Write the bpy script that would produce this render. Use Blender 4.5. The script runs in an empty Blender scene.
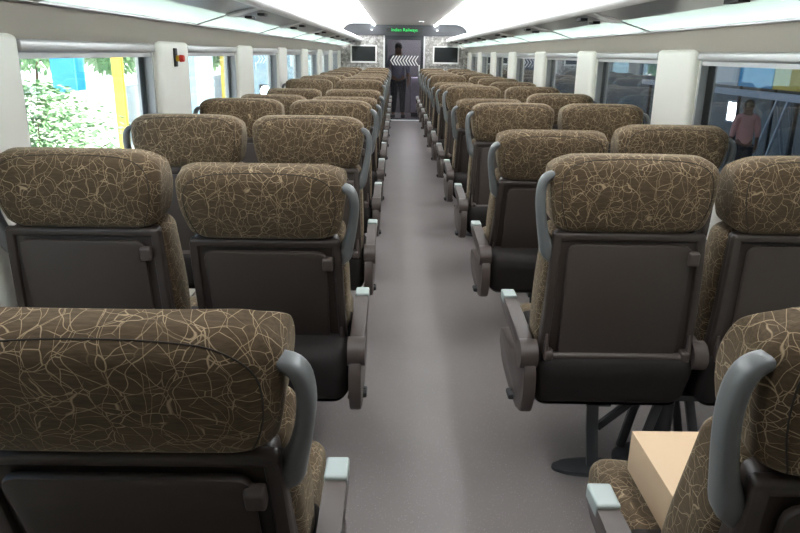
import bpy, bmesh, math, random
from mathutils import Vector, Matrix
R = math.radians
random.seed(7)
S = bpy.context.scene
COL = S.collection

# ------------------------------------------------------------------ camera
F = 700.0
CAMX, EYE = -0.16, 1.46
cam_d = bpy.data.cameras.new('camera'); cam = bpy.data.objects.new('camera', cam_d); COL.objects.link(cam)
cam_d.sensor_fit = 'HORIZONTAL'; cam_d.sensor_width = 36.0; cam_d.lens = 36.0*F/800.0
cam_d.clip_start = 0.05; cam_d.clip_end = 400
PITCH, YAW, ROLL = R(16.92), R(0.5), R(0.9)
cam.matrix_world = (Matrix.Translation((CAMX, 0, EYE)) @ Matrix.Rotation(-YAW, 4, 'Z')
                    @ Matrix.Rotation(math.pi/2-PITCH, 4, 'X') @ Matrix.Rotation(ROLL, 4, 'Z'))
S.camera = cam

# ------------------------------------------------------------------ world, sun, exposure
W = bpy.data.worlds.new('world'); S.world = W; W.use_nodes = True
wn = W.node_tree.nodes; wl = W.node_tree.links; wn.clear()
wo = wn.new('ShaderNodeOutputWorld'); wb = wn.new('ShaderNodeBackground'); sk = wn.new('ShaderNodeTexSky')
sk.sky_type = 'NISHITA'; sk.sun_disc = False; sk.sun_elevation = R(50); sk.sun_rotation = R(80); sk.dust_density = 4
wb.inputs['Strength'].default_value = 0.5
wl.new(sk.outputs[0], wb.inputs[0]); wl.new(wb.outputs[0], wo.inputs[0])
sd = bpy.data.lights.new('sun', 'SUN'); sd.energy = 8; sd.angle = R(1.5); sd.color = (1, .95, .88)
so = bpy.data.objects.new('sun', sd); COL.objects.link(so)
so.rotation_euler = (R(12), R(48), 0)            # from the right, above the shed
S.view_settings.view_transform = 'Standard'; S.view_settings.look = 'None'
S.view_settings.gamma = 1.0; S.view_settings.use_curve_mapping = False
S.view_settings.exposure = 0.75
LED = 24.0        # ceiling light strips
COVE = 20.0      # unseen strips added above the racks to whiten the cove
# ------------------------------------------------------------------ materials
def mat(name, col, rough=.6, metal=0.0, spec=.5, bump=0.0, bscale=200.0, var=0.0, vscale=6.0, emis=None, estr=0.0, trans=0.0):
    m = bpy.data.materials.new(name); m.use_nodes = True
    n = m.node_tree.nodes; l = m.node_tree.links; b = n['Principled BSDF']
    b.inputs['Base Color'].default_value = (*col, 1); b.inputs['Roughness'].default_value = rough
    b.inputs['Metallic'].default_value = metal; b.inputs['Specular IOR Level'].default_value = spec
    if trans: b.inputs['Transmission Weight'].default_value = trans
    if emis:
        b.inputs['Emission Color'].default_value = (*emis, 1); b.inputs['Emission Strength'].default_value = estr
    tc = n.new('ShaderNodeTexCoord')
    if var:
        no = n.new('ShaderNodeTexNoise'); no.inputs['Scale'].default_value = vscale; no.inputs['Detail'].default_value = 5
        mx = n.new('ShaderNodeMixRGB'); mx.inputs[1].default_value = (*[c*(1-var) for c in col], 1)
        mx.inputs[2].default_value = (*[min(1, c*(1+var)) for c in col], 1)
        l.new(tc.outputs['Object'], no.inputs['Vector']); l.new(no.outputs['Fac'], mx.inputs[0]); l.new(mx.outputs[0], b.inputs['Base Color'])
    if bump:
        no2 = n.new('ShaderNodeTexNoise'); no2.inputs['Scale'].default_value = bscale; no2.inputs['Detail'].default_value = 2
        bp = n.new('ShaderNodeBump'); bp.inputs['Strength'].default_value = bump; bp.inputs['Distance'].default_value = .002
        l.new(tc.outputs['Object'], no2.inputs['Vector']); l.new(no2.outputs['Fac'], bp.inputs['Height']); l.new(bp.outputs[0], b.inputs['Normal'])
    return m

def fabric():
    m = bpy.data.materials.new('patterned_fabric'); m.use_nodes = True
    n = m.node_tree.nodes; l = m.node_tree.links; b = n['Principled BSDF']
    b.inputs['Roughness'].default_value = .9; b.inputs['Specular IOR Level'].default_value = .15
    b.inputs['Sheen Weight'].default_value = .25; b.inputs['Sheen Roughness'].default_value = .5
    b.inputs['Sheen Tint'].default_value = (.8, .68, .5, 1)
    tc = n.new('ShaderNodeTexCoord'); oi = n.new('ShaderNodeObjectInfo')
    off = n.new('ShaderNodeVectorMath'); off.operation = 'MULTIPLY_ADD'
    l.new(oi.outputs['Random'], off.inputs[0]); off.inputs[1].default_value = (3, 5, 7); l.new(tc.outputs['Object'], off.inputs[2])
    ns = n.new('ShaderNodeTexNoise'); ns.inputs['Scale'].default_value = 9; ns.inputs['Detail'].default_value = 2
    l.new(off.outputs[0], ns.inputs['Vector'])
    sc = n.new('ShaderNodeVectorMath'); sc.operation = 'MULTIPLY_ADD'; sc.inputs[1].default_value = (.07, .07, .07)
    l.new(ns.outputs['Color'], sc.inputs[0]); l.new(off.outputs[0], sc.inputs[2])
    masks = []
    for scale, w, sq in ((25, .010, (1, .9, .8)), (38, .014, (.55, .8, 1.2)), (19, .007, (1.3, .9, .6))):
        mp = n.new('ShaderNodeMapping'); mp.inputs['Scale'].default_value = sq; mp.inputs['Rotation'].default_value = (.5*scale, .3, .2*scale)
        v = n.new('ShaderNodeTexVoronoi'); v.feature = 'DISTANCE_TO_EDGE'; v.inputs['Scale'].default_value = scale
        l.new(sc.outputs[0], mp.inputs['Vector']); l.new(mp.outputs[0], v.inputs['Vector'])
        r = n.new('ShaderNodeMapRange'); r.inputs['From Min'].default_value = w*.35; r.inputs['From Max'].default_value = w*1.5
        r.inputs['To Min'].default_value = 1; r.inputs['To Max'].default_value = 0
        l.new(v.outputs['Distance'], r.inputs['Value']); masks.append(r)
    # broken lines: noise thins them out
    nb = n.new('ShaderNodeTexNoise'); nb.inputs['Scale'].default_value = 22; l.new(off.outputs[0], nb.inputs['Vector'])
    rb = n.new('ShaderNodeMapRange'); rb.inputs['From Min'].default_value = .38; rb.inputs['From Max'].default_value = .56
    l.new(nb.outputs['Fac'], rb.inputs['Value'])
    mm = n.new('ShaderNodeMath'); mm.operation = 'MULTIPLY'; l.new(masks[1].outputs[0], mm.inputs[0]); l.new(rb.outputs[0], mm.inputs[1])
    m3 = n.new('ShaderNodeMath'); m3.operation = 'MAXIMUM'; l.new(masks[0].outputs[0], m3.inputs[0]); l.new(mm.outputs[0], m3.inputs[1])
    m4 = n.new('ShaderNodeMath'); m4.operation = 'MAXIMUM'; l.new(m3.outputs[0], m4.inputs[0]); l.new(masks[2].outputs[0], m4.inputs[1])
    m5 = n.new('ShaderNodeMath'); m5.operation = 'MULTIPLY'; m5.inputs[1].default_value = .62; l.new(m4.outputs[0], m5.inputs[0])
    # weave streaks
    mp2 = n.new('ShaderNodeMapping'); mp2.inputs['Scale'].default_value = (40, 160, 260); l.new(tc.outputs['Object'], mp2.inputs['Vector'])
    nw = n.new('ShaderNodeTexNoise'); nw.inputs['Scale'].default_value = 1; nw.inputs['Detail'].default_value = 2; l.new(mp2.outputs[0], nw.inputs['Vector'])
    bc = n.new('ShaderNodeMixRGB'); bc.inputs[1].default_value = (.028, .018, .0095, 1); bc.inputs[2].default_value = (.096, .064, .036, 1)
    l.new(nw.outputs['Fac'], bc.inputs[0])
    mx = n.new('ShaderNodeMixRGB'); mx.inputs[2].default_value = (.43, .325, .21, 1)
    l.new(m5.outputs[0], mx.inputs[0]); l.new(bc.outputs[0], mx.inputs[1]); l.new(mx.outputs[0], b.inputs['Base Color'])
    bp = n.new('ShaderNodeBump'); bp.inputs['Strength'].default_value = .4; bp.inputs['Distance'].default_value = .0015
    l.new(nw.outputs['Fac'], bp.inputs['Height']); l.new(bp.outputs[0], b.inputs['Normal'])
    return m

def glass(name, tint=(.9, .95, .95), gloss=(1, 1, 1), ior=1.5):
    m = bpy.data.materials.new(name); m.use_nodes = True
    n = m.node_tree.nodes; l = m.node_tree.links; n.clear()
    o = n.new('ShaderNodeOutputMaterial'); t = n.new('ShaderNodeBsdfTransparent'); g = n.new('ShaderNodeBsdfGlossy')
    t.inputs[0].default_value = (*tint, 1); g.inputs['Roughness'].default_value = 0.0; g.inputs[0].default_value = (*gloss, 1)
    f = n.new('ShaderNodeFresnel'); ge = n.new('ShaderNodeNewGeometry')     # the same reflectance from both faces of the thin pane
    io = n.new('ShaderNodeMapRange'); io.inputs['To Min'].default_value = ior; io.inputs['To Max'].default_value = 1/ior
    l.new(ge.outputs['Backfacing'], io.inputs['Value']); l.new(io.outputs[0], f.inputs[0])
    mx = n.new('ShaderNodeMixShader'); l.new(f.outputs[0], mx.inputs[0]); l.new(t.outputs[0], mx.inputs[1]); l.new(g.outputs[0], mx.inputs[2])
    l.new(mx.outputs[0], o.inputs[0]); return m

def emit(name, col, st):
    m = bpy.data.materials.new(name); m.use_nodes = True
    n = m.node_tree.nodes; l = m.node_tree.links; n.clear()
    o = n.new('ShaderNodeOutputMaterial'); e = n.new('ShaderNodeEmission'); e.inputs[0].default_value = (*col, 1); e.inputs[1].default_value = st
    l.new(e.outputs[0], o.inputs[0]); return m

def floor_mat():
    m = bpy.data.materials.new('speckled_vinyl'); m.use_nodes = True
    n = m.node_tree.nodes; l = m.node_tree.links; b = n['Principled BSDF']
    b.inputs['Roughness'].default_value = .36; b.inputs['Specular IOR Level'].default_value = .5
    tc = n.new('ShaderNodeTexCoord')
    v = n.new('ShaderNodeTexVoronoi'); v.inputs['Scale'].default_value = 260; l.new(tc.outputs['Object'], v.inputs['Vector'])
    lt = n.new('ShaderNodeMath'); lt.operation = 'LESS_THAN'; lt.inputs[1].default_value = .22; l.new(v.outputs['Distance'], lt.inputs[0])
    sp = n.new('ShaderNodeSeparateColor'); l.new(v.outputs['Color'], sp.inputs[0])
    gt = n.new('ShaderNodeMath'); gt.operation = 'GREATER_THAN'; gt.inputs[1].default_value = .86; l.new(sp.outputs[0], gt.inputs[0])
    mu = n.new('ShaderNodeMath'); mu.operation = 'MULTIPLY'; l.new(lt.outputs[0], mu.inputs[0]); l.new(gt.outputs[0], mu.inputs[1])
    n1 = n.new('ShaderNodeTexNoise'); n1.inputs['Scale'].default_value = 2.5; n1.inputs['Detail'].default_value = 6; l.new(tc.outputs['Object'], n1.inputs['Vector'])
    c1 = n.new('ShaderNodeMixRGB'); c1.inputs[1].default_value = (.155, .132, .125, 1); c1.inputs[2].default_value = (.205, .180, .172, 1); l.new(n1.outputs['Fac'], c1.inputs[0])
    c2 = n.new('ShaderNodeMixRGB'); c2.inputs[2].default_value = (.5, .48, .48, 1); l.new(c1.outputs[0], c2.inputs[1]); l.new(mu.outputs[0], c2.inputs[0])
    l.new(c2.outputs[0], b.inputs['Base Color']); return m

def pebble_mat():
    m = bpy.data.materials.new('pebble_mosaic'); m.use_nodes = True
    n = m.node_tree.nodes; l = m.node_tree.links; b = n['Principled BSDF']; b.inputs['Roughness'].default_value = .4
    tc = n.new('ShaderNodeTexCoord')
    v = n.new('ShaderNodeTexVoronoi'); v.inputs['Scale'].default_value = 20; l.new(tc.outputs['Object'], v.inputs['Vector'])
    v2 = n.new('ShaderNodeTexVoronoi'); v2.feature = 'DISTANCE_TO_EDGE'; v2.inputs['Scale'].default_value = 20; l.new(tc.outputs['Object'], v2.inputs['Vector'])
    sp = n.new('ShaderNodeSeparateColor'); l.new(v.outputs['Color'], sp.inputs[0])
    c1 = n.new('ShaderNodeMixRGB'); c1.inputs[1].default_value = (.20, .19, .175, 1); c1.inputs[2].default_value = (.50, .48, .45, 1); l.new(sp.outputs[0], c1.inputs[0])
    r = n.new('ShaderNodeMapRange'); r.inputs['From Max'].default_value = .12; r.inputs['To Min'].default_value = .55; l.new(v2.outputs['Distance'], r.inputs['Value'])
    mu = n.new('ShaderNodeMixRGB'); mu.blend_type = 'MULTIPLY'; mu.inputs[0].default_value = 1; l.new(c1.outputs[0], mu.inputs[1]); l.new(r.outputs[0], mu.inputs[2])
    l.new(mu.outputs[0], b.inputs['Base Color']); return m

def grain_mat():
    m = bpy.data.materials.new('ceiling_grain'); m.use_nodes = True
    n = m.node_tree.nodes; l = m.node_tree.links; b = n['Principled BSDF']; b.inputs['Roughness'].default_value = .45
    tc = n.new('ShaderNodeTexCoord'); mp = n.new('ShaderNodeMapping'); mp.inputs['Scale'].default_value = (3, 40, 3); l.new(tc.outputs['Object'], mp.inputs['Vector'])
    no = n.new('ShaderNodeTexNoise'); no.inputs['Scale'].default_value = 1; no.inputs['Detail'].default_value = 5; l.new(mp.outputs[0], no.inputs['Vector'])
    c = n.new('ShaderNodeMixRGB'); c.inputs[1].default_value = (.17, .155, .14, 1); c.inputs[2].default_value = (.32, .30, .28, 1); l.new(no.outputs['Fac'], c.inputs[0])
    l.new(c.outputs[0], b.inputs['Base Color']); return m

def frosted_mat():
    m = bpy.data.materials.new('frosted_rack_glass'); m.use_nodes = True
    n = m.node_tree.nodes; l = m.node_tree.links; n.clear()
    o = n.new('ShaderNodeOutputMaterial'); t = n.new('ShaderNodeBsdfTranslucent'); t.inputs[0].default_value = (.46, .51, .48, 1)
    g = n.new('ShaderNodeBsdfGlossy'); g.inputs['Roughness'].default_value = .2
    d = n.new('ShaderNodeBsdfDiffuse'); d.inputs[0].default_value = (.5, .55, .52, 1)
    a = n.new('ShaderNodeMixShader'); a.inputs[0].default_value = .25; l.new(t.outputs[0], a.inputs[1]); l.new(d.outputs[0], a.inputs[2])
    c = n.new('ShaderNodeMixShader'); c.inputs[0].default_value = .06; l.new(a.outputs[0], c.inputs[1]); l.new(g.outputs[0], c.inputs[2])
    l.new(c.outputs[0], o.inputs[0]); return m

M = dict(
    fabric=fabric(), floor=floor_mat(), pebble=pebble_mat(), grain=grain_mat(), frosted=frosted_mat(),
    seam=mat('seam_piping', (.022, .016, .010), .9),
    shell=mat('brown_shell_plastic', (.034, .0245, .0195), .45, bump=.15, bscale=900),
    tray=mat('tray_plastic', (.038, .0275, .0215), .5, bump=.2, bscale=900),
    dark=mat('dark_lower_plastic', (.017, .0135, .012), .8, spec=.25),
    arm=mat('taupe_armrest_plastic', (.060, .044, .037), .45, bump=.1, bscale=900),
    tip=mat('pale_armrest_cap', (.30, .34, .32), .4),
    handle=mat('grey_handle_plastic', (.115, .121, .120), .38, bump=.1, bscale=800),
    metal=mat('dark_painted_steel', (.05, .052, .055), .4, metal=.3),
    black=mat('black_rubber', (.012, .012, .012), .6),
    cream=mat('cream_wall_panel', (.82, .80, .73), .45),
    upper=mat('beige_grey_panel', (.42, .39, .335), .4, var=.05, vscale=1.0),
    frame=mat('window_grey_frame', (.42, .43, .44), .35, metal=.4),
    blind=mat('roller_blind_cassette', (.50, .50, .50), .3, metal=.5),
    frit=mat('dark_glass_border', (.02, .025, .03), .15),
    white=mat('white_cove_paint', (.85, .86, .86), .5),
    rack=mat('rack_grey_metal', (.34, .34, .35), .28, metal=.8),
    rail=mat('rack_rail_aluminium', (.85, .85, .85), .3, metal=.1),
    header=mat('charcoal_header', (.030, .032, .036), .7),
    jamb=mat('light_door_trim', (.6, .6, .6), .4),
    screen=mat('black_screen', (.015, .017, .018), .15),
    bezel=mat('silver_white_bezel', (.75, .75, .72), .35),
    cardboard=mat('pale_cardboard', (.50, .355, .225), .75, var=.04, vscale=3),
    red=mat('red_plastic', (.65, .03, .02), .35), yellow=mat('yellow_plastic', (.75, .50, .04), .4),
    glass=glass('window_glass', (.92, .97, .97)), glass_right=glass('darkened_window_glass', (.60, .63, .64), ior=1.5),  # right panes tinted darker to dim the view outside
    doorglass=glass('door_glass', (.75, .75, .78)),
    led=emit('led_strip_white', (.93, .97, 1.0), LED), cove=emit('added_uplight_white', (.95, .98, 1.0), COVE),
    green=emit('green_led_text', (.05, .9, .18), .9), chev=mat('white_film', (.75, .75, .75), .6),
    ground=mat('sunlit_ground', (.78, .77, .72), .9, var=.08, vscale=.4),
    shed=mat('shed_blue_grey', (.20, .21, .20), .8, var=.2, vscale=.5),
    blue=mat('bright_blue_paint', (.06, .38, .62), .5), yell=mat('yellow_paint', (.85, .60, .08), .5),
    teal=mat('teal_paint', (.05, .50, .45), .5), leaf=mat('leaf_green', (.22, .38, .18), .6, var=.5, vscale=8),
    bark=mat('bark_brown', (.12, .08, .05), .9), paleblue=mat('pale_blue_panel', (.42, .60, .68), .5, var=.15, vscale=5),
    skin=mat('brown_skin', (.25, .13, .08), .6), hair=mat('black_hair', (.01, .009, .008), .6),
    pink=mat('pink_shirt_cotton', (.85, .40, .34), .85), trouser=mat('dark_trouser_cloth', (.025, .027, .035), .85),
    bluegrey=mat('blue_grey_shirt_cotton', (.18, .19, .26), .85), lilac=mat('lilac_white_paint', (.62, .56, .66), .4),
    vest=mat('vestibule_panel', (.16, .15, .16), .5), lamp=emit('glint_glow', (.75, .85, 1), 30), vlight=emit('vestibule_lamp', (.95, .95, 1), 26),
)

# ------------------------------------------------------------------ mesh helpers
def link(name, bm, m, parent=None, smooth=True, angle=40):
    bmesh.ops.remove_doubles(bm, verts=bm.verts, dist=1e-5)
    bmesh.ops.recalc_face_normals(bm, faces=bm.faces)
    me = bpy.data.meshes.new(name); bm.to_mesh(me); bm.free()
    mats = m if isinstance(m, (list, tuple)) else [m]
    for x in mats: me.materials.append(M[x] if isinstance(x, str) else x)
    if smooth:
        me.polygons.foreach_set('use_smooth', [True]*len(me.polygons))
        try: me.set_sharp_from_angle(angle=R(angle))
        except Exception: pass
    o = bpy.data.objects.new(name, me); COL.objects.link(o)
    if parent: o.parent = parent
    return o
def tag(o, label=None, cat=None, group=None, kind=None):
    if label: o['label'] = label
    if cat: o['category'] = cat
    if group: o['group'] = group
    if kind: o['kind'] = kind
    return o
def struct(name, bm, m, parent=None, **k):
    o = link(name, bm, m, parent, **k)
    if parent is None: o['kind'] = 'structure'
    return o
def empty(name, loc=(0, 0, 0), rz=0):
    o = bpy.data.objects.new(name, None); COL.objects.link(o); o.location = loc; o.rotation_euler = (0, 0, rz)
    o.empty_display_size = .05; return o

def add_box(bm, x0, x1, y0, y1, z0, z1, mi=0, bev=0.0):
    vs = [bm.verts.new((x, y, z)) for x in (x0, x1) for y in (y0, y1) for z in (z0, z1)]
    fs = [bm.faces.new([vs[i] for i in q]) for q in ((0, 1, 3, 2), (4, 6, 7, 5), (0, 4, 5, 1), (2, 3, 7, 6), (0, 2, 6, 4), (1, 5, 7, 3))]
    for f in fs: f.material_index = mi
    if bev:
        es = list({e for f in fs for e in f.edges})
        bmesh.ops.bevel(bm, geom=es, offset=bev, segments=2, affect='EDGES', profile=.5)
def boxm(*a, **k):
    bm = bmesh.new(); add_box(bm, *a, **k); return bm

def rbox(bm, c, h, r, k=4, m=5, deform=None):
    """box with elliptical rounded edges; c centre, h half sizes, r radii"""
    c = Vector(c); r = [min(r[i], h[i]*.999) for i in range(3)]
    def coords(i):
        a = [h[i]-r[i]+r[i]*math.tan(R(45)*j/k) for j in range(k, -1, -1)]
        inn = [(h[i]-r[i])*(1-2*j/m) for j in range(1, m)]
        full = a + inn + [-v for v in reversed(a)]
        return full
    cs = [coords(i) for i in range(3)]
    def proj(p):
        q = [max(-(h[i]-r[i]), min(h[i]-r[i], p[i])) for i in range(3)]
        d = Vector([(p[i]-q[i])/r[i] for i in range(3)])
        if d.length > 1e-9: d.normalize()
        out = Vector([q[i]+d[i]*r[i] for i in range(3)])
        out = out + c
        if deform: out = Vector(deform(*out))
        return out
    for ax in range(3):
        u, v = [(1, 2), (0, 2), (0, 1)][ax]
        for sgn in (-1, 1):
            grid = []
            for a in cs[u]:
                row = []
                for b in cs[v]:
                    p = [0, 0, 0]; p[ax] = sgn*h[ax]; p[u] = a; p[v] = b
                    row.append(bm.verts.new(proj(p)))
                grid.append(row)
            for i in range(len(grid)-1):
                for j in range(len(grid[0])-1):
                    bm.faces.new((grid[i][j], grid[i+1][j], grid[i+1][j+1], grid[i][j+1]))
    bmesh.ops.remove_doubles(bm, verts=bm.verts, dist=1e-5)

def prism(bm, pts, a0, a1, axis=0, bev=0.0, seg=2, mi=0):
    """polygon (two other axes in order) extruded along axis"""
    def P(p, a):
        l = list(p); l.insert(axis, a); return l
    v0 = [bm.verts.new(P(p, a0)) for p in pts]; v1 = [bm.verts.new(P(p, a1)) for p in pts]
    n = len(pts); fs = [bm.faces.new(v0), bm.faces.new(v1[::-1])]
    for i in range(n): fs.append(bm.faces.new((v0[i], v0[(i+1) % n], v1[(i+1) % n], v1[i])))
    for f in fs: f.material_index = mi
    if bev:
        es = set(fs[0].edges) | set(fs[1].edges)
        bmesh.ops.bevel(bm, geom=list(es), offset=bev, segments=seg, affect='EDGES', profile=.5)

def smooth_pts(pts, it=2, closed=False):
    for _ in range(it):
        n = len(pts); out = []
        rng = range(n) if closed else range(n-1)
        if not closed: out.append(pts[0])
        for i in rng:
            a, b = pts[i], pts[(i+1) % n]
            out.append(tuple(x*.75+y*.25 for x, y in zip(a, b))); out.append(tuple(x*.25+y*.75 for x, y in zip(a, b)))
        if not closed: out.append(pts[-1])
        pts = out
    return pts

def sweep(bm, path, sizes, up=(0, 1, 0), n=12, sq=.6, mi=0):
    """superelliptic section swept along a path; sizes = (half across, half along up) per point"""
    pts = [Vector(p) for p in path]; rings = []; up = Vector(up)
    for i, p in enumerate(pts):
        t = (pts[min(i+1, len(pts)-1)]-pts[max(i-1, 0)]).normalized()
        s = t.cross(up).normalized(); u = s.cross(t).normalized()
        a, b = sizes[i] if isinstance(sizes[0], (tuple, list)) else sizes
        ring = []
        for j in range(n):
            th = 2*math.pi*j/n+math.pi/n; cx, sy = math.cos(th), math.sin(th)
            ring.append(bm.verts.new(p+s*a*math.copysign(abs(cx)**sq, cx)+u*b*math.copysign(abs(sy)**sq, sy)))
        rings.append(ring)
    fs = []
    for i in range(len(rings)-1):
        for j in range(n): fs.append(bm.faces.new((rings[i][j], rings[i][(j+1) % n], rings[i+1][(j+1) % n], rings[i+1][j])))
    fs.append(bm.faces.new(rings[0][::-1])); fs.append(bm.faces.new(rings[-1]))
    for f in fs: f.material_index = mi

def cyl(bm, a, b, r, n=16, r2=None, mi=0):
    a, b = Vector(a), Vector(b); t = (b-a).normalized()
    ref = Vector((0, 0, 1)) if abs(t.z) < .9 else Vector((1, 0, 0))
    s = t.cross(ref).normalized(); u = s.cross(t); r2 = r if r2 is None else r2
    A = [bm.verts.new(a+(s*math.cos(2*math.pi*i/n)+u*math.sin(2*math.pi*i/n))*r) for i in range(n)]
    B = [bm.verts.new(b+(s*math.cos(2*math.pi*i/n)+u*math.sin(2*math.pi*i/n))*r2) for i in range(n)]
    fs = [bm.faces.new(A), bm.faces.new(B[::-1])]+[bm.faces.new((A[i], A[(i+1) % n], B[(i+1) % n], B[i])) for i in range(n)]
    for f in fs: f.material_index = mi

# ================================================================== SETTING
HW = 1.45                       # half width at the window line
YB, YE = -1.6, 16.3             # rear and far end of the saloon
WIN0, PER, WLEN = 0.50, 1.97, 1.38
WZ0, WZ1 = 0.80, 1.485
wins = [WIN0+PER*k for k in range(8)]

struct('floor', boxm(-HW-.1, HW+.1, YB, YE+2.2, -.06, 0), 'floor', smooth=False)
struct('ceiling', boxm(-.66, .66, YB, YE, 2.06, 2.10), 'grain', smooth=False)

for s, side in ((-1, 'left'), (1, 'right')):
    # lower wall, window band pieces, upper band
    bm = bmesh.new()
    xa, xb = (HW, HW+.09)
    def bx(y0, y1, z0, z1, mi=0, x0=xa, x1=xb):
        add_box(bm, s*x0, s*x1, y0, y1, z0, z1, mi)
    bx(YB, YE, 0, WZ0)
    edges = [YB]+[v for w in wins for v in (w, w+WLEN)]+[YE]
    for i in range(0, len(edges), 2): bx(edges[i], edges[i+1], WZ0, WZ1)
    struct('wall_'+side, bm, 'cream', smooth=False)
    # beige upper band between windows and rack, gently curved
    bm = bmesh.new()
    prof = [(HW+.0, 1.48), (HW-.02, 1.50), (HW-.028, 1.53), (HW-.05, 1.58), (HW-.065, 1.62), (HW-.065, 1.66), (HW+.12, 1.66), (HW+.12, 1.48)]
    prism(bm, [(s*p[0], p[1]) for p in prof], YB, YE, axis=1)
    struct('trim_'+('1' if s < 0 else '2'), bm, 'upper')
    # white curved cove from the wall to the ceiling
    cp = [(HW-.03, 1.62), (HW-.03, 1.80)]
    for j in range(1, 13):
        th = R(90*j/12); cp.append((HW-.32+.29*math.cos(th), 1.80+.28*math.sin(th)))
    cp.append((.66, 2.08))
    out = [(p[0]+.03, p[1]+.03) for p in cp][::-1]
    bm = bmesh.new(); prism(bm, [(s*a, b) for a, b in cp+out], YB, YE, axis=1)
    struct('ceiling_cove_'+side, bm, 'white')

# pillars (raised cream panels between the windows), windows
for s, side in ((-1, 'left'), (1, 'right')):
    for i in range(len(wins)+1):
        y0 = wins[i-1]+WLEN+.02 if i else YB
        y1 = wins[i]-.02 if i < len(wins) else YE
        if i == len(wins) and y1-y0 < .05: continue
        bm = bmesh.new()
        rbox(bm, (s*(HW-.008), (y0+y1)/2, .75), (.032, (y1-y0)/2, .755), (.028, .05, .02), k=4, m=3)
        o = struct('trim_%d' % (3+i+(0 if s < 0 else 10)), bm, 'cream')
    for i, w in enumerate(wins):
        n = i+1+(0 if s < 0 else len(wins))
        root = empty('window_%d' % n, (s*HW, w+WLEN/2, (WZ0+WZ1)/2)); root['kind'] = 'structure'
        L, H = WLEN/2, (WZ1-WZ0)/2
        bm = bmesh.new(); add_box(bm, s*.035, s*.041, -L, L, -H, H); link('glass', bm, 'glass' if s < 0 else 'glass_right', root, smooth=False)
        bm = bmesh.new()
        for (a, b, c, d) in ((-L, -L+.02, -H, H), (L-.02, L, -H, H), (-L+.02, L-.02, -H, -H+.02), (-L+.02, L-.02, H-.02, H)):
            add_box(bm, s*-.005, s*.034, a, b, c, d)
        link('window_frame', bm, 'frame', root, smooth=False)
        bm = bmesh.new()
        for (a, b, c, d) in ((-L, -L+.05, -H, H), (L-.075, L, -H, H), (-L+.05, L-.075, -H, -H+.06)):
            add_box(bm, s*.042, s*.047, a, b, c, d)
        link('glass_border', bm, 'frit', root, smooth=False)
        bm = bmesh.new(); rbox(bm, (-s*.004, 0, H-.018), (.020, L-.006, .022), (.012, .004, .012), k=3, m=2)
        add_box(bm, s*-.002, s*.02, -L+.02, L-.02, H-.062, H-.040)
        link('blind_cassette', bm, 'blind', root)

# end wall with door opening
XD = .43; DZ = 1.84
bm = bmesh.new()
add_box(bm, -HW-.1, -XD-.03, YE, YE+.08, 0, DZ); add_box(bm, XD+.03, HW+.1, YE, YE+.08, 0, DZ)
struct('wall_back', bm, 'pebble', smooth=False)
hp = [(-HW+.03, 1.80)]+[(-(HW-.32+.29*math.cos(R(90*j/12))), 1.80+.28*math.sin(R(90*j/12))) for j in range(1, 13)]
hp = hp+[(-x, z) for x, z in hp[::-1]]
bm = bmesh.new(); prism(bm, [(x*.985, z if z > 1.82 else DZ) for x, z in hp], YE-.05, YE+.08, axis=1)
struct('trim_30', bm, 'header', smooth=False)
struct('wall_front', boxm(-HW-.1, HW+.1, YB-.08, YB, 0, 2.2), 'upper', smooth=False)
struct('roof_shell', boxm(-HW-.13, HW+.13, YB-.08, YE+2.3, 2.14, 2.18), 'white', smooth=False)

# door
dr = empty('door_1', (0, YE+.02, 0)); dr['kind'] = 'structure'
bm = bmesh.new()
for s in (-1, 1): add_box(bm, s*XD, s*(XD+.035), -.03, .05, 0, DZ, 0)
link('door_jamb', bm, 'jamb', dr, smooth=False)
bm = bmesh.new()
add_box(bm, -XD, -XD+.06, 0, .04, .0, DZ); add_box(bm, XD-.06, XD, 0, .04, 0, DZ)
add_box(bm, -XD+.06, XD-.06, 0, .04, DZ-.09, DZ); add_box(bm, -XD+.06, XD-.06, 0, .04, .0, .035)
link('door_frame', bm, 'frit', dr, smooth=False)
link('door_sill', boxm(-XD, XD, -.12, -.001, 0, .012), 'jamb', dr, smooth=False)
link('glass', boxm(-XD+.06, XD-.06, .017, .023, .035, DZ-.09), 'doorglass', dr, smooth=False)
bm = bmesh.new()
for k in range(9):
    x = -.31+k*.068; h = .105; w = .07; t = .024
    for sg in (-1, 1):
        prism(bm, [(x, 1.31), (x+t, 1.31), (x+t+w, 1.31+sg*h), (x+w, 1.31+sg*h)], .013, .0165, axis=1)
link('chevron_stickers', bm, 'chev', dr, smooth=False)
bm = bmesh.new(); cyl(bm, (XD-.09, -.02, .98), (XD-.09, -.02, 1.22), .009, 10); cyl(bm, (XD-.09, .016, 1.0), (XD-.09, -.02, 1.0), .006, 8); cyl(bm, (XD-.09, .016, 1.2), (XD-.09, -.02, 1.2), .006, 8)
link('door_handle', bm, 'rail', dr)

# vestibule behind the door
bm = bmesh.new()
add_box(bm, -1.3, -1.24, YE+.08, YE+2.2, 0, 2.1); add_box(bm, .75, .81, YE+.08, YE+2.2, 0, 2.1)
struct('wall_vestibule_side', bm, 'vest', smooth=False)
struct('wall_vestibule_end', boxm(-1.3, .81, YE+2.14, YE+2.2, 0, 2.1), 'vest', smooth=False)
struct('ceiling_vestibule', boxm(-1.3, .81, YE+.08, YE+2.2, 2.06, 2.12), 'vest', smooth=False)
v = link('ceiling_light', boxm(.1, .5, YE+1.0, YE+1.6, 2.045, 2.059), 'vlight', smooth=False)
tag(v, 'square ceiling lamp in the vestibule behind the glass door', 'light')

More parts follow.
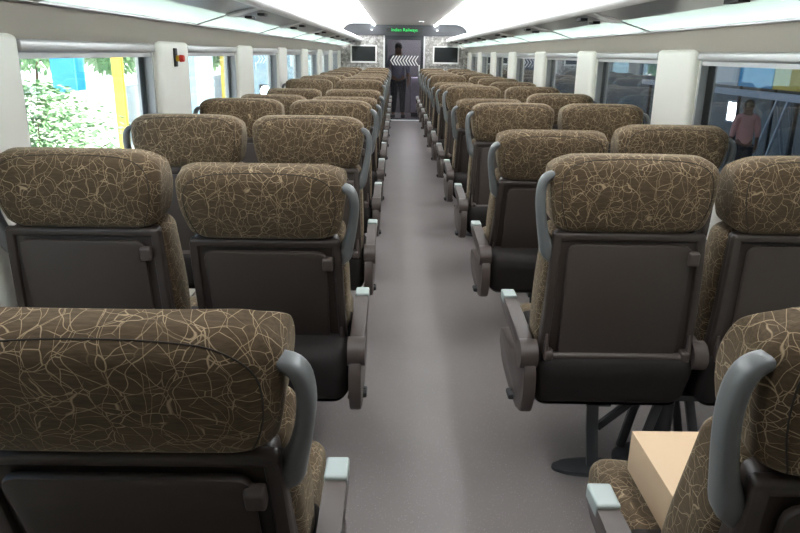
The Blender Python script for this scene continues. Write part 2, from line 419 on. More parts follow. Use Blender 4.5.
# ================================================================== CEILING FITTINGS
for s, side in ((-1, 'left'), (1, 'right')):
    bm = bmesh.new(); prism(bm, [(s*.645, 2.06), (s*.655, 2.035), (s*.695, 2.045), (s*.715, 2.079), (s*.66, 2.079)], .35, YE-.06, axis=1)
    o = link('light_strip', bm, 'led', smooth=False)
    tag(o, 'long white light strip along the %s edge of the flat ceiling' % side, 'light', 'ceiling light strips')
    # luggage rack
    r = empty('luggage_rack', (s*1.38, (YB+YE)/2, 1.64)); tag(r, 'overhead luggage rack above the %s windows with frosted glass panels' % side, 'rack', 'luggage racks')
    cy = (YB+YE)/2; HL = (YE-YB)/2-.02
    def loc(x, z): return (s*(x-1.38), z-1.64)
    # deck pieces: front metal tray, slim rear channel
    bm = bmesh.new()
    prism(bm, [loc(*p) for p in [(.965, 1.715), (1.10, 1.685), (1.17, 1.667), (1.17, 1.675), (1.10, 1.697), (.965, 1.735)]], -HL, HL, axis=1)
    link('metal_deck', bm, 'rack', r, smooth=False)
    bm = bmesh.new()
    prism(bm, [loc(*p) for p in [(1.355, 1.604), (1.384, 1.60), (1.384, 1.635), (1.355, 1.628)]], -HL, HL, axis=1)
    link('rear_channel', bm, 'rack', r, smooth=False)
    # front rail: fat rounded white aluminium nose
    bm = bmesh.new()
    nose = [(.955+.040*math.cos(R(a)), 1.738+.042*math.sin(R(a))) for a in range(0, 360, 24)]
    prism(bm, [loc(*p) for p in nose], -HL, HL, axis=1)
    nose2 = [(.985+.010*math.cos(R(a)), 1.79+.010*math.sin(R(a))) for a in range(0, 360, 36)]
    prism(bm, [loc(*p) for p in nose2], -HL, HL, axis=1)
    link('front_rail', bm, 'rail', r)
    # frosted panels and brackets, period of the windows
    y = WIN0-2*PER
    while y < YE-.1:
        y0, y1 = max(y+.02, YB+.05), min(y+PER-.02, YE-.10)
        y += PER
        if y1-y0 < .2: continue
        bm = bmesh.new()
        prism(bm, [loc(*p) for p in [(1.172, 1.668), (1.354, 1.612), (1.354, 1.620), (1.172, 1.676)]], y0-cy, y1-cy, axis=1)
        link('frosted_panel', bm, 'frosted', r, smooth=False)
        bm = bmesh.new()
        prism(bm, [loc(*p) for p in [(1.168, 1.664), (1.357, 1.604), (1.357, 1.628), (1.168, 1.682)]], y1-cy+.002, y1-cy+.038, axis=1)
        link('cross_bar', bm, 'rack', r, smooth=False)
    for k in range(-1, 9):
        y = WIN0+.02+PER*k
        if y < YB+.2 or y > YE-.2: continue
        bm = bmesh.new()
        prism(bm, [loc(*p) for p in [(.985, 1.704), (1.165, 1.655), (1.165, 1.668), (.985, 1.712)]], y-.08-cy, y+.08-cy, axis=1)
        link('bracket', bm, 'rail', r, smooth=False)
        for xx in (1.02, 1.10):
            bm = bmesh.new(); prism(bm, [(loc(xx, 0)[0]-.022+.0, y-cy+.22), (loc(xx, 0)[0]+.022, y-cy+.22), (loc(xx, 0)[0]+.022, y-cy+.34), (loc(xx, 0)[0]-.022, y-cy+.34)], 1.700-1.64-(xx-.965)*.22-.012, 1.700-1.64-(xx-.965)*.22+.004, axis=2)
            link('reading_light', bm, 'black', r, smooth=False)
    # unseen uplighter added behind the rack to blow out the cove
    bm = bmesh.new(); prism(bm, [(s*1.355, 1.70), (s*1.405, 1.70), (s*1.405, 1.745), (s*1.385, 1.745)], .35, YE-.06, axis=1)
    o = link('added_uplight', bm, 'cove', smooth=False)
    tag(o, 'unseen uplight added along the wall above the %s luggage rack' % side, 'light', 'unseen uplights added above the racks')

# small ceiling fittings
bm = bmesh.new(); cyl(bm, (.30, 14.2, 2.06), (.30, 14.2, 2.045), .05, 20); cyl(bm, (.30, 14.2, 2.046), (.30, 14.2, 2.03), .022, 16, mi=1)
tag(link('smoke_detector', bm, ['jamb', 'black']), 'small round smoke detector on the ceiling near the far end', 'smoke detector')
for s, side in ((-1, 'left'), (1, 'right')):
    bm = bmesh.new(); add_box(bm, s*.72-.022, s*.72+.022, YE-.085, YE-.052, 1.935, 1.965, bev=.004); cyl(bm, (s*.72, YE-.086, 1.95), (s*.72, YE-.095, 1.95), .012, 12)
    tag(link('security_camera', bm, 'jamb'), 'tiny white fitting on the charcoal header, %s of the green display' % side, 'camera')

# LED display with text
d = empty('led_display', (0, YE-.053, 1.955)); tag(d, 'black passenger information display with green letters above the door', 'display')
link('housing', boxm(-.40, .40, -.03, 0, -.05, .05, bev=.004), 'black', d)
cu = bpy.data.curves.new('display_text', 'FONT'); cu.body = 'Indian Railways'; cu.size = .095; cu.align_x = 'CENTER'; cu.align_y = 'CENTER'; cu.extrude = .001
to = bpy.data.objects.new('display_text', cu); COL.objects.link(to)
dg = bpy.context.evaluated_depsgraph_get(); tme = bpy.data.meshes.new_from_object(to.evaluated_get(dg)); bpy.data.objects.remove(to)
tme.materials.clear(); tme.materials.append(M['green'])
t2 = bpy.data.objects.new('display_text', tme); COL.objects.link(t2); t2.parent = d; t2.location = (0, -.033, 0); t2.rotation_euler = (R(90), 0, 0)
t2['label'] = 'green glowing words'

# television screens on the end wall
for x, side in ((-.90, 'left'), (.93, 'right')):
    t = empty('television', (x, YE-.002, 1.44)); tag(t, 'wall television with silver bezel on the end wall %s of the door' % side, 'television', 'televisions on the end wall')
    bm = bmesh.new()
    for (a, b, c, e) in ((-.29, -.262, -.19, .19), (.262, .29, -.19, .19), (-.262, .262, -.19, -.155), (-.262, .262, .165, .19)): add_box(bm, a, b, -.05, -.01, c, e)
    link('bezel', bm, 'bezel', t, smooth=False)
    link('screen', boxm(-.262, .262, -.042, -.012, -.155, .165), 'screen', t, smooth=False)
    link('wall_bracket', boxm(-.12, .12, -.012, 0, -.1, .1), 'black', t, smooth=False)

# emergency alarm handle on the second left pillar
a = empty('emergency_alarm', (-HW+.024, 4.12, 1.42)); tag(a, 'black emergency alarm with red and yellow knob on the left pillar', 'alarm')
link('housing', boxm(0, .025, -.026, .026, -.05, .05, bev=.005), 'black', a)
bm = bmesh.new(); cyl(bm, (.025, 0, -.005), (.045, 0, -.005), .016, 16); link('yellow_collar', bm, 'yellow', a)
bm = bmesh.new(); cyl(bm, (.045, 0, -.005), (.068, 0, -.005), .020, 18, r2=.017); link('red_knob', bm, 'red', a)

# ================================================================== SEATS
PZ = .40      # pivot height
HC, HH, HR = (0, -.002, .660), (.252, .062, .122), (.075, .045, .040)
def head_def(x, y, z):
    # z in back frame; sides taper down, wings come forward, rear bulges
    t = max(0, min(1, (z-.535)/.24))
    k = .90+.11*math.sin(math.pi*min(1, t*1.12)*.55)
    ax = abs(x)/.252
    y = y if y < 0 else y*(1-.80*t*t)
    wing = (.055*ax**3.5*(1-.55*t**3) if y > 0 else .004*ax**4)
    bulge = (-.022*math.sin(math.pi*min(1, t*1.0)) if y < 0 else .02*math.sin(math.pi*t))
    return (x*k, y+wing+bulge, z-.014*ax**4*t)
def build_seat_meshes():
    P = {}
    def keep(name, bm, m, **k):
        o = link(name, bm, m, **k); me = o.data; bpy.data.objects.remove(o); P[name] = me
    # headrest
    bm = bmesh.new(); rbox(bm, HC, HH, HR, k=6, m=10, deform=head_def)
    keep('headrest', bm, 'fabric')
    # piping line on the rear face
    pts = []
    for q in [(-.205, .54), (-.222, .60), (-.228, .67), (-.220, .742), (-.18, .768), (-.09, .773), (0, .774), (.09, .773), (.18, .768), (.220, .742), (.228, .67), (.222, .60), (.205, .54)]: pts.append(q)
    pts = smooth_pts(pts, 2)
    path = []
    H, RR = HH, HR
    for x, z in pts:
        # nearest undeformed rear-surface point
        px, pz = x, z-HC[2]
        qx = max(-(H[0]-RR[0]), min(H[0]-RR[0], px)); qz = max(-(H[2]-RR[2]), min(H[2]-RR[2], pz))
        dx, dz = (px-qx)/RR[0], (pz-qz)/RR[2]; g = max(0, 1-dx*dx-dz*dz)**.5
        y = HC[1]-(H[1]-RR[1])-RR[1]*g
        path.append(head_def(px, y-.0005, pz+HC[2]))
    bm = bmesh.new(); sweep(bm, path, (.0014, .0014), up=(0, 1, .01), n=6, sq=1)
    keep('piping', bm, 'seam')
    # backrest cushion
    def bd(x, y, z):
        ax = abs(x)/.24
        return (x*(1.0+.03*math.sin(z*6)), y+(.04*ax**3 if y > .02 else 0)+.015*math.sin(max(0, z)*8), z)
    bm = bmesh.new(); rbox(bm, (0, .04, .28), (.243, .055, .275), (.045, .045, .05), k=4, m=8, deform=bd)
    keep('backrest', bm, 'fabric')
    # hard shell: rear panel with raised side rims
    bm = bmesh.new()
    def sdm(x, y, z): return (x*(1.04-.10*(max(0, z)/.54)), y-.012*math.sin(math.pi*max(0, min(1, z/.54))), z)
    rbox(bm, (0, -.025, .262), (.243, .030, .282), (.02, .02, .02), k=3, m=6, deform=sdm)
    for s in (-1, 1):
        sweep(bm, [(s*.236, -.040, .005), (s*.234, -.058, .15), (s*.230, -.064, .30), (s*.226, -.058, .45), (s*.222, -.050, .535)], [(.014, .016)]*5, n=10, sq=.5)
    rbox(bm, (0, -.052, .533), (.235, .014, .014), (.01, .01, .01), k=2, m=3)
    keep('back_shell', bm, 'shell')
    # tray table with rounded top corners
    bm = bmesh.new()
    pl = [(-.185, .135), (.185, .135), (.190, .16)]+[(.165+.027*math.cos(R(t)), .487+.027*math.sin(R(t))) for t in (0, 30, 60, 90)]+[(-.165+.027*math.cos(R(t)), .487+.027*math.sin(R(t))) for t in (90, 120, 150, 180)]+[(-.190, .16)]
    prism(bm, pl, -.083, -.066, axis=1, bev=.005)
    keep('tray_table', bm, 'tray')
    bm = bmesh.new(); sweep(bm, [(-.21, -.083, .135), (.21, -.083, .135)], (.012, .012), n=10, sq=.9, up=(0, 0, 1))
    for s in (-1, 1):
        rbox(bm, (s*.222, -.080, .138), (.016, .020, .020), (.008, .012, .012), k=3, m=2)
        sweep(bm, [(s*.230, -.086, .135), (s*.231, -.084, .17), (s*.230, -.078, .21)], [(.009, .012), (.008, .010), (.004, .005)], n=8, sq=.8)
    keep('tray_hinge', bm, 'arm')
    bm = bmesh.new(); rbox(bm, (.196, -.083, .475), (.017, .014, .022), (.006, .008, .008), k=3, m=2); keep('tray_latch', bm, 'arm')
    # lower tub
    bm = bmesh.new()
    def tub(x, y, z):
        k = 1-.30*max(0, (.46-z)/.14)**1.6*(1 if abs(x) > .1 else 1)
        return (x*(.90+.10*k), y+(.05*max(0, (.47-z)/.14) if y < .1 else -.10*max(0, (.45-z)/.12)), z)
    rbox(bm, (0, .185, .435), (.261, .225, .105), (.05, .05, .045), k=4, m=6, deform=tub)
    keep('lower_shell', bm, 'dark')
    # cushion
    def cd(x, y, z): return (x, y, z+(.018*(abs(x)/.235)**2 if z > .46 else 0)-(.03*max(0, (y-.40)/.1) if z > .42 else 0))
    bm = bmesh.new(); rbox(bm, (0, .27, .45), (.238, .235, .072), (.05, .07, .05), k=5, m=6, deform=cd)
    keep('seat_cushion', bm, 'fabric')
    # outer-side parts are built for the outer side at -x, mirrored for +x
    for s, sfx in ((-1, 'L'), (1, 'R')):
        pth = [(s*.226, -.030, .722), (s*.254, -.032, .724), (s*.277, -.034, .706), (s*.283, -.034, .655), (s*.273, -.034, .58), (s*.258, -.034, .515), (s*.244, -.034, .482), (s*.230, -.032, .455)]
        sz = [(.009, .012), (.012, .017), (.014, .021), (.0145, .022), (.015, .023), (.018, .026), (.028, .028), (.018, .022)]
        sm = smooth_pts([tuple(p)+tuple(q) for p, q in zip(pth, sz)], 2)
        bm = bmesh.new(); sweep(bm, [q[:3] for q in sm], [q[3:] for q in sm], up=(0, 1, 0), n=14, sq=.7)
        keep('grab_handle'+sfx, bm, 'handle')
        # armrest bar
        def arm(x0, w=.024):
            bm = bmesh.new()
            pr = smooth_pts([(-.035, .505), (-.035, .545), (.02, .568), (.42, .592), (.45, .580), (.45, .552), (.40, .540), (.12, .520), (.05, .500), (0, .485)], 1, True)
            prism(bm, pr, x0-w, x0+w, axis=0, bev=.006)
            cyl(bm, (x0-w-.004, .0, .528), (x0+w+.004, .0, .528), .048, 24)
            return bm
        keep('armrest'+sfx, arm(s*.286), 'arm')
        bm = bmesh.new(); rbox(bm, (s*.286, .415, .580), (.0255, .040, .017), (.006, .008, .006), k=3, m=2); keep('armrest_cap'+sfx, bm, 'tip')
        keep('middle_armrest'+sfx, arm(-s*.268, .019), 'arm')
        # side shield
        bm = bmesh.new()
        pr = smooth_pts([(-.055, .48), (-.02, .53), (.05, .52), (.18, .45), (.40, .445), (.46, .44), (.48, .40), (.44, .34), (.28, .305), (.0, .300), (-.055, .37)], 2, True)
        prism(bm, pr, s*.262, s*.302, axis=0, bev=.008)
        keep('side_panel'+sfx, bm, 'arm')
        bm = bmesh.new(); add_box(bm, s*.285-.035, s*.285+.03, .10, .16, .305, .325, bev=.006); cyl(bm, (s*.30, .13, .317), (s*.30, .17, .300), .014, 12); cyl(bm, (s*.26, .10, .31), (s*.26, .14, .298), .012, 12)
        add_box(bm, s*.285-.01, s*.285+.01, .11, .15, .32, .36)
        keep('recline_lever'+sfx, bm, 'black')
    return P
PM = build_seat_meshes()
def part(name, me, parent, loc=(0, 0, 0), rx=0, label=None):
    o = bpy.data.objects.new(name, PM[me]); COL.objects.link(o); o.parent = parent; o.location = loc; o.rotation_euler = (rx, 0, 0)
    if label: o['label'] = label
    return o
def make_seat(x, y, rec, outer, aisle, drop=0.0, slide=None):
    """outer = -1 handle on the left, +1 on the right"""
    t = empty('train_seat', (x, y, 0)); sfx = 'L' if outer < 0 else 'R'
    a = R(rec); fw = .64*math.sin(a); pv = (0, .03+fw, PZ-drop)
    h = part('headrest', 'headrest', t, pv, a); part('piping', 'piping', h)
    part('backrest', 'backrest', t, pv, a); part('back_shell', 'back_shell', t, pv, a)
    tr = part('tray_table', 'tray_table', t, pv, a); part('tray_hinge', 'tray_hinge', tr); part('tray_latch', 'tray_latch', t, pv, a)
    part('grab_handle', 'grab_handle'+sfx, t, pv, a, 'grey grab handle')
    part('lower_shell', 'lower_shell', t); part('seat_cushion', 'seat_cushion', t, (0, .03+.75*fw if slide is None else slide, 0))
    ar = part('armrest', 'armrest'+sfx, t); part('armrest_cap', 'armrest_cap'+sfx, ar, label='pale grey cap at the front of the armrest')
    part('side_panel', 'side_panel'+sfx, t); part('recline_lever', 'recline_lever'+sfx, t, label='black lever under the armrest')
    if aisle: part('armrest', 'middle_armrest'+sfx, t)
    return t
ORD = ['nearest', 'second', 'third', 'fourth', 'fifth', 'sixth', 'seventh', 'eighth', 'ninth', 'tenth', 'eleventh', 'twelfth', 'last']
# recline in degrees per row: left window, left aisle, right aisle, right window
REC = [
    (0, 21, 10, 0), (8, 19, 4, 4), (4, 2, 20, 12), (0, 4, 5, 3), (18, 20, 20, 2), (20, 20, 1, 1),
    (0, 2, 16, 1), (4, 8, 22, 1), (14, 14, 2, 10), (12, 16, 8, 6), (12, 12, 10, 10), (10, 10, 10, 10), (6, 6, 6, 6)]
SXA, SXW = .565, 1.12
def row_y(k): return .95+1.158*k if k else .92
for k in range(13):
    y = row_y(k)
    for ci, (x, outer, aisle, txt) in enumerate(((-SXW, -1, False, 'window seat left of the aisle'), (-SXA, 1, True, 'aisle seat left of the aisle'), (SXA, -1, True, 'aisle seat right of the aisle'), (SXW, 1, False, 'window seat right of the aisle'))):
        if k == 0 and not aisle: continue
        t = make_seat(x, y if (k or x < 0) else y-.09, REC[k][ci], outer, aisle, .012 if k == 0 else 0, .22 if (k == 0 and x > 0) else None)
        row = 'in the nearest row' if k == 0 else ('in the last row by the end wall' if k == 12 else 'in the %s row from the camera' % ORD[k])
        extra = ''
        if k == 0 and x > 0: extra = ', carrying a cardboard box'
        tag(t, 'brown patterned %s %s%s' % (txt, row, extra), 'seat', 'train seats facing the end wall')

# pedestals under each pair
def ellipse(bm, cx, cy, z0, z1, a, b, n=32):
    prism(bm, [(cx+a*math.cos(2*math.pi*i/n), cy+b*math.sin(2*math.pi*i/n)) for i in range(n)], z0, z1, axis=2, bev=.004)
def ped_meshes():
    D = {}
    def keep(name, bm, m):
        o = link(name, bm, m); D[name] = o.data; bpy.data.objects.remove(o)
    bm = bmesh.new(); add_box(bm, -.30, .30, .10, .32, .306, .329, bev=.004); keep('top_plate', bm, 'metal')
    bm = bmesh.new()
    for s in (-1, 1):
        for yy in (.13, .29):
            sweep(bm, [(s*.05, yy, .305), (s*.085, yy, .16), (s*.115, yy, .0155)], (.016, .012), n=8, sq=.5)
    cyl(bm, (0, .21, .306), (0, .21, .012), .035, 20)
    sweep(bm, [(-.12, .21, .25), (-.24, .21, .14)], (.014, .014), n=8, sq=.5)
    keep('frame_leg', bm, 'metal')
    bm = bmesh.new(); ellipse(bm, 0, .21, .0, .015, .17, .12); keep('floor_plate', bm, 'metal')
    for s, sf in ((-1, 'L'), (1, 'R')):
        bm = bmesh.new(); add_box(bm, s*.27-.045, s*.27+.045, .12, .24, .27, .329, bev=.006)
        sweep(bm, [(s*.27, .20, .28), (s*.268, .18, .15), (s*.262, .15, .014)], (.022, .010), n=8, sq=.5)
        keep('outer_post'+sf, bm, 'metal')
        bm = bmesh.new(); ellipse(bm, s*.262, .15, 0, .015, .15, .055); keep('foot'+sf, bm, 'metal')
    return D
PD = ped_meshes()
for k in range(13):
    for s, side in ((-1, 'left'), (1, 'right')):
        t = empty('seat_pedestal', (s*.8425, row_y(k), 0))
        for nm, me in (('top_plate', 'top_plate'), ('frame_leg', 'frame_leg'), ('floor_plate', 'floor_plate'), ('outer_post', 'outer_postL'), ('outer_post', 'outer_postR'), ('foot', 'footL'), ('foot', 'footR')):
            o = bpy.data.objects.new(nm, PD[me]); COL.objects.link(o); o.parent = t
        row = 'nearest' if k == 0 else ('last' if k == 12 else ORD[k])
        tag(t, 'dark steel pedestal under the %s pair of seats on the %s' % (row, side), 'pedestal', 'pedestals under the seat pairs')

# cardboard box on the nearest right seat
bm = bmesh.new(); add_box(bm, -.14, .14, -.14, .12, 0, .10, bev=.002)
b = link('cardboard_box', bm, 'cardboard'); b.location = (.528, 1.30, .543)
tag(b, 'closed pale cardboard box lying on the nearest right aisle seat', 'box')

# ================================================================== PEOPLE
def person(name, loc, rz, shirt, pants, label, h=1.7, arm=(.30, .0)):
    root = empty(name, loc, rz); k = h/1.7
    def skin(nm, verts, edges, rad, m, root_i=0, sub=2):
        me = bpy.data.meshes.new(nm); me.from_pydata([tuple(c*k for c in v) for v in verts], edges, []); me.update()
        o = bpy.data.objects.new(nm, me); COL.objects.link(o)
        sm = o.modifiers.new('s', 'SKIN'); sm.use_smooth_shade = True
        ss = o.modifiers.new('u', 'SUBSURF'); ss.levels = sub; ss.render_levels = sub
        for i, r in enumerate(rad):
            me.skin_vertices[0].data[i].radius = (r[0]*k, r[1]*k) if isinstance(r, tuple) else (r*k, r*k)
            me.skin_vertices[0].data[i].use_root = (i == root_i)
        dg = bpy.context.evaluated_depsgraph_get(); dg.update()
        m2 = bpy.data.meshes.new_from_object(o.evaluated_get(dg)); bpy.data.objects.remove(o)
        m2.materials.clear(); m2.materials.append(M[m])
        m2.polygons.foreach_set('use_smooth', [True]*len(m2.polygons))
        q = bpy.data.objects.new(nm, m2); COL.objects.link(q); q.parent = root; return q
    ax = arm[0]
    V = [(0, 0, .93), (0, .0, 1.10), (0, .0, 1.30), (0, -.01, 1.435), (0, 0, 1.50), (0, .015, 1.58), (0, .01, 1.66)]
    E = [(i, i+1) for i in range(6)]
    rad = [(.14, .10), (.13, .095), (.155, .10), (.10, .07), .062, (.080, .095), (.055, .065)]
    for s in (-1, 1):
        n = len(V)
        V += [(s*.175, -.01, 1.41), (s*.23, -.02, 1.12), (s*.24, .04+arm[1], .88), (s*.236, .065+arm[1], .82), (s*.234, .075+arm[1], .775)]
        E += [(3, n), (n, n+1), (n+1, n+2), (n+2, n+3), (n+3, n+4)]; rad += [.058, .045, .032, (.018, .036), (.014, .036)]
        n = len(V)
        V += [(s*.09, 0, .86), (s*.10, .01, .48), (s*.11, -.02, .09), (s*.12, .03, .04), (s*.125, .13, .03)]
        E += [(0, n), (n, n+1), (n+1, n+2), (n+2, n+3), (n+3, n+4)]; rad += [.09, .06, .042, .040, (.038, .025)]
    skin('body', V, E, rad, 'skin')
    SV = [(0, 0, .84), (0, 0, 1.10), (0, 0, 1.30), (0, -.01, 1.43)]; SE = [(0, 1), (1, 2), (2, 3)]; sr = [(.175, .128), (.16, .118), (.17, .118), (.112, .085)]
    for s in (-1, 1):
        n = len(SV); SV += [(s*.178, -.01, 1.405), (s*.225, -.02, 1.13), (s*.236, .01+arm[1]*.5, 1.02)]; SE += [(3, n), (n, n+1), (n+1, n+2)]; sr += [.07, .06, .055]
    skin('shirt', SV, SE, sr, shirt)
    TV = [(0, 0, 1.0)]; TE = []; trr = [(.172, .128)]
    for s in (-1, 1):
        n = len(TV); TV += [(s*.09, 0, .85), (s*.10, .01, .48), (s*.11, -.02, .10)]; TE += [(0, n), (n, n+1), (n+1, n+2)]; trr += [(.125, .125), .078, .06]
    skin('trousers', TV, TE, trr, pants)
    bm = bmesh.new(); rbox(bm, (0, -.028*k, 1.655*k), (.092*k, .100*k, .092*k), (.086*k, .094*k, .086*k), k=5, m=2); link('hair', bm, 'hair', root)
    bm = bmesh.new()
    for s in (-1, 1): rbox(bm, (s*.034*k, .090*k, 1.60*k), (.013*k, .008*k, .007*k), (.012, .007, .006), k=2, m=2)
    link('eyes', bm, 'black', root)
    bm = bmesh.new(); rbox(bm, (0, .102*k, 1.568*k), (.014*k, .022*k, .026*k), (.013, .02, .02), k=2, m=2)
    for s in (-1, 1): rbox(bm, (s*.088*k, .01*k, 1.585*k), (.010*k, .018*k, .030*k), (.009, .016, .026), k=2, m=2)
    link('face_features', bm, 'skin', root)
    bm = bmesh.new()
    for s in (-1, 1):
        hx, hy, hz = s*.234, .075+arm[1], .775
        for q, L in enumerate((.066, .074, .070, .056)):
            yy = hy+.026-.018*q
            sweep(bm, [(hx*k, yy*k, hz*k), ((hx-s*.004)*k, (yy+.004)*k, (hz-L*.5)*k), ((hx-s*.016)*k, (yy+.006)*k, (hz-L)*k)], [(.0085*k, .0085*k), (.008*k, .008*k), (.006*k, .006*k)], n=8, sq=1)
        sweep(bm, [(hx*k, (hy+.02)*k, (hz+.035)*k), ((hx-s*.008)*k, (hy+.048)*k, (hz+.005)*k), ((hx-s*.014)*k, (hy+.050)*k, (hz-.025)*k)], [(.010*k, .010*k), (.009*k, .009*k), (.007*k, .007*k)], n=8, sq=1)
    link('fingers', bm, 'skin', root)
    bm = bmesh.new()
    for s in (-1, 1): rbox(bm, (s*.12*k, .05*k, .035), (.05*k, .14*k, .035), (.03*k, .05*k, .02), k=3, m=2)
    link('shoes', bm, 'black', root)
    tag(root, label, 'person'); return root

person('person', (-.12, YE+.75, 0), R(180), 'bluegrey', 'trouser', 'person in blue grey shirt and dark trousers standing behind the glass door', 1.66)
bx_ = empty('service_cabinet', (.33, YE+1.15, 0)); tag(bx_, 'lilac white cabinet standing behind the glass door', 'cabinet')
link('body', boxm(-.14, .14, -.2, .2, .1, .92, bev=.01), 'lilac', bx_); link('door', boxm(-.12, .12, -.215, -.2, .14, .88, bev=.004), 'lilac', bx_)
link('foot', boxm(-.13, .13, -.18, .18, 0, .1), 'black', bx_); link('handle', boxm(.07, .09, -.235, -.215, .45, .6), 'rail', bx_)

# ================================================================== OUTSIDE LEFT (sunny)
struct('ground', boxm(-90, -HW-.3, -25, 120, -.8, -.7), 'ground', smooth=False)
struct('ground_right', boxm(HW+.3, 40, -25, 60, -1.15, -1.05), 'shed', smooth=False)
GZ = -.7
def steel_column(x, y, w, z1, m, label, base=None):
    t = empty('steel_column', (x, y, GZ)); H = z1-GZ
    bm = bmesh.new(); add_box(bm, -w/2, w/2, -w/2, -w/2+.05, .25, H); add_box(bm, -w/2, w/2, w/2-.05, w/2, .25, H); add_box(bm, -.04, .04, -w/2+.05, w/2-.05, .25, H)
    link('shaft', bm, m, t, smooth=False)
    link('base', boxm(-w*.6, w*.6, -w*.6, w*.6, 0, .25), base or m, t, smooth=False)
    tag(t, label, 'column'); return t
steel_column(-7.2, 15.6, .50, 5, 'blue', 'wide bright blue steel column outside the nearest left window')
steel_column(-12.0, 30.9, .36, 5, 'blue', 'thin bright blue column beyond the blue and yellow ones outside')
steel_column(-5.6, 14.2, .17, 5, 'yell', 'yellow post outside the nearest left window')
struct('wall_outside', boxm(-6.75, -6.6, -5, 45, GZ, .62), 'ground', smooth=False)
cr = empty('teal_crate', (-3.3, 4.6, GZ)); tag(cr, 'teal crate on the ground outside the nearest left window', 'crate')
link('body', boxm(-.3, .3, -.3, .3, 0, .88, bev=.01), 'teal', cr); link('lid', boxm(-.32, .32, -.32, .32, .88, .95, bev=.01), 'teal', cr)

def leafy(name, loc, h, rad, n, leafsize, label, cat, group=None, trunk=True, seed=1, droop=False):
    rnd = random.Random(seed); t = empty(name, loc); bm = bmesh.new()
    for i in range(n):
        if droop:
            a = rnd.uniform(0, 2*math.pi); L = rad*rnd.uniform(.5, 1); u = rnd.random()
            p = Vector((math.cos(a)*L*u, math.sin(a)*L*u, h*(.45+.55*rnd.random())*(1-.35*u*u)))
            d = Vector((math.cos(a), math.sin(a), -.4*u+rnd.uniform(-.2, .3))).normalized()
        else:
            v = Vector((rnd.gauss(0, 1), rnd.gauss(0, 1), rnd.gauss(0, 1))).normalized()*rnd.uniform(.6, 1)
            p = Vector((v.x*rad, v.y*rad, h*.62+v.z*h*.38)); d = (v+Vector((rnd.uniform(-.6, .6), rnd.uniform(-.6, .6), rnd.uniform(-.6, .6)))).normalized()
        s = d.cross(Vector((rnd.uniform(-1, 1), rnd.uniform(-1, 1), 1))).normalized()*leafsize*.28; l = leafsize*rnd.uniform(.7, 1.3)
        bm.faces.new([bm.verts.new(q) for q in (p, p+d*l*.5+s, p+d*l, p+d*l*.5-s)])
    me = bpy.data.meshes.new('foliage'); bm.to_mesh(me); bm.free(); me.materials.append(M['leaf'])
    o = bpy.data.objects.new('foliage', me); COL.objects.link(o); o.parent = t
    bm = bmesh.new(); sweep(bm, [(0, 0, 0), (.02*h, 0, h*.3), (0, .02*h, h*.62)], [(h*.02, h*.02), (h*.015, h*.015), (h*.006, h*.006)], up=(0, 1, .1), n=8, sq=1)
    for q in range(5):
        a = q*1.3; sweep(bm, [(0, 0, h*(.3+.05*q)), (math.cos(a)*rad*.7, math.sin(a)*rad*.7, h*(.6+.04*q))], [(h*.007, h*.007), (h*.003, h*.003)], up=(.1, .1, 1), n=6, sq=1)
    link('trunk', bm, 'bark', t)
    tag(t, label, cat, group); return t
leafy('garden_shrub', (-4.5, 8.6, GZ), 1.80, 1.25, 4200, .085, 'feathery green shrub outside the nearest left window', 'shrub', seed=3, droop=True)
for i, (x, y, h, r_, lb) in enumerate(((-20, 40, 4.2, 2.6, 'leafy tree far behind the wide blue column'), (-14, 36, 4.6, 2.2, 'leafy tree far behind the thin blue column'), (-9.2, 31.5, 5.0, 2.0, 'green tree outside the second left window'), (-9.5, 55, 8, 3, 'tall tree seen through the far left windows'))):
    leafy('tree', (x, y, GZ), h, r_, 1800, .3+.02*h, lb, 'tree', seed=10+i)
pb = empty('pale_blue_cabin', (-5.3, 17.2, GZ)); tag(pb, 'pale blue cabin wall outside the second left window', 'cabin')
link('wall', boxm(-.6, .6, -.8, .8, 0, 3.6), 'paleblue', pb, smooth=False); link('roof', boxm(-.7, .7, -.9, .9, 3.6, 3.7), 'jamb', pb, smooth=False)
steel_column(-4.6, 18.8, .18, 5, 'yell', 'yellow post beside the green tree outside the second left window')
nb = empty('parked_coach', (-4.3, 36, GZ)); tag(nb, 'grey railway coach standing outside the far left windows', 'coach')
link('body', boxm(-.9, .9, -12, 18, .5, 3.3, bev=.1), 'paleblue', nb)
bm = bmesh.new()
for q in range(12): add_box(bm, .905, .92, -11+q*2.3, -9.6+q*2.3, 1.9, 2.6)
link('window_row', bm, 'frit', nb, smooth=False)
fl = empty('glint_lamp', (-2.55, 13.2, GZ)); tag(fl, 'bright bluish glint in the third left window, built as a lamp', 'light')  # lamp on a pole made up in place of a bright glint
bm = bmesh.new(); cyl(bm, (0, 0, 0), (0, 0, 1.35), .025, 12); link('pole', bm, 'metal', fl)
link('housing', boxm(-.12, .12, 0, .1, 1.35, 1.58, bev=.01), 'metal', fl)
bm = bmesh.new(); cyl(bm, (0, -.001, 1.465), (0, -.02, 1.465), .095, 24); link('glint_face', bm, 'lamp', fl)

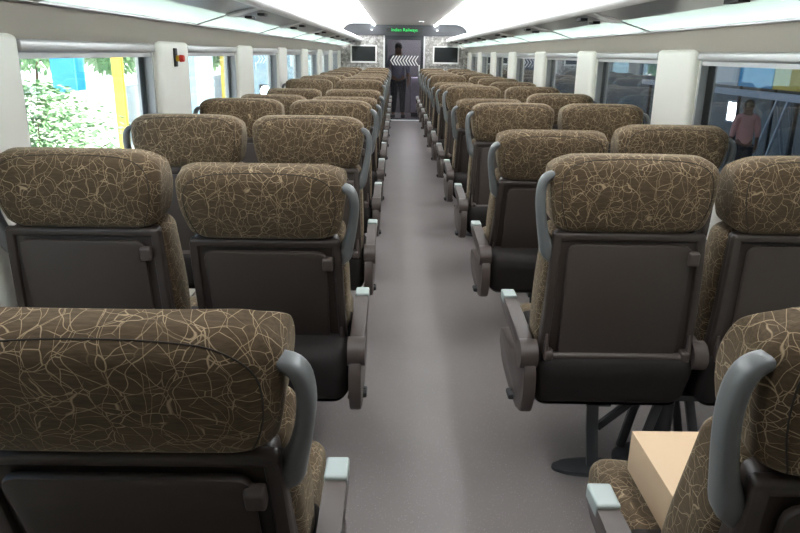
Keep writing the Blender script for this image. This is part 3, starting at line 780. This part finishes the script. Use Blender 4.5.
# ================================================================== OUTSIDE RIGHT (dark shed)
GR = -1.05
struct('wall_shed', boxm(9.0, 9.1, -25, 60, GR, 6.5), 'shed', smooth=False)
struct('roof_sky_blocker', boxm(3.6, 9.1, -25, 60, 6.4, 6.5), 'shed', smooth=False)  # roof out of view, added to keep sky light off this side
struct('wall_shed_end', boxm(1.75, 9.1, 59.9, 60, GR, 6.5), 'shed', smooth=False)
hb = empty('reflection', (8.3, 16.3, GR)); tag(hb, 'blue and yellow boards standing in for reflections in the nearest right window', 'reflection')  # coloured boards put outside in place of reflections in the glass
link('blue_board', boxm(-.03, .03, -.1, 1.5, 1.87, 2.47), 'blue', hb, smooth=False); link('yellow_board', boxm(-.03, .03, -1.9, -.15, 1.87, 2.47), 'yell', hb, smooth=False)
link('grey_board', boxm(-.03, .03, 1.55, 3.2, 1.87, 2.47), 'jamb', hb, smooth=False)
for yy in (-1.8, -.12, 1.52, 3.1): link('post', boxm(.03, .09, yy-.03, yy+.03, 0, 2.47), 'metal', hb, smooth=False)
pf = empty('pipe_rail', (6.0, 12, GR)); tag(pf, 'long pale rail outside the nearest right window', 'rail')
link('beam', boxm(-.05, .05, -5, 6, 1.88, 1.99), 'jamb', pf, smooth=False)
for yy in (-4.5, -1, 2.5, 5.5): link('post', boxm(-.03, .03, yy-.03, yy+.03, 0, 1.88), 'metal', pf, smooth=False)
sw = empty('lit_window', (8.995, 19.4, .09)); tag(sw, 'small bright window in the dark shed wall outside the right side', 'window')
link('pane', boxm(-.02, 0, -.25, .25, -.24, .24), 'vlight', sw, smooth=False)
bm = bmesh.new()
for q in ((-.3, -.25, -.29, .29), (.25, .3, -.29, .29), (-.25, .25, .24, .29), (-.25, .25, -.29, -.24), (-.02, .02, -.24, .24)): add_box(bm, -.04, 0, *q)
link('window_frame', bm, 'jamb', sw, smooth=False)
ld = empty('step_ladder', (7.5, 14.2, GR)); tag(ld, 'grey step ladder standing behind the person in pink outside', 'ladder')
for sg in (-1, 1):
    for yy in (-.2, .2):
        bm = bmesh.new(); sweep(bm, [(0, yy, 1.75), (sg*.45, yy*1.3, 0)], (.02, .03), n=8, sq=.5); link('rail', bm, 'frame', ld)
for q in range(6):
    f = q/6+.06; bm = bmesh.new(); sweep(bm, [(-.45*f, -.2-.06*f, 1.75*(1-f)), (-.45*f, .2+.06*f, 1.75*(1-f))], (.012, .03), n=8, sq=.5); link('step', bm, 'frame', ld)
person('person', (6.65, 13.8, GR), R(-10), 'pink', 'trouser', 'person in a pink shirt standing outside the nearest right window', 1.72)
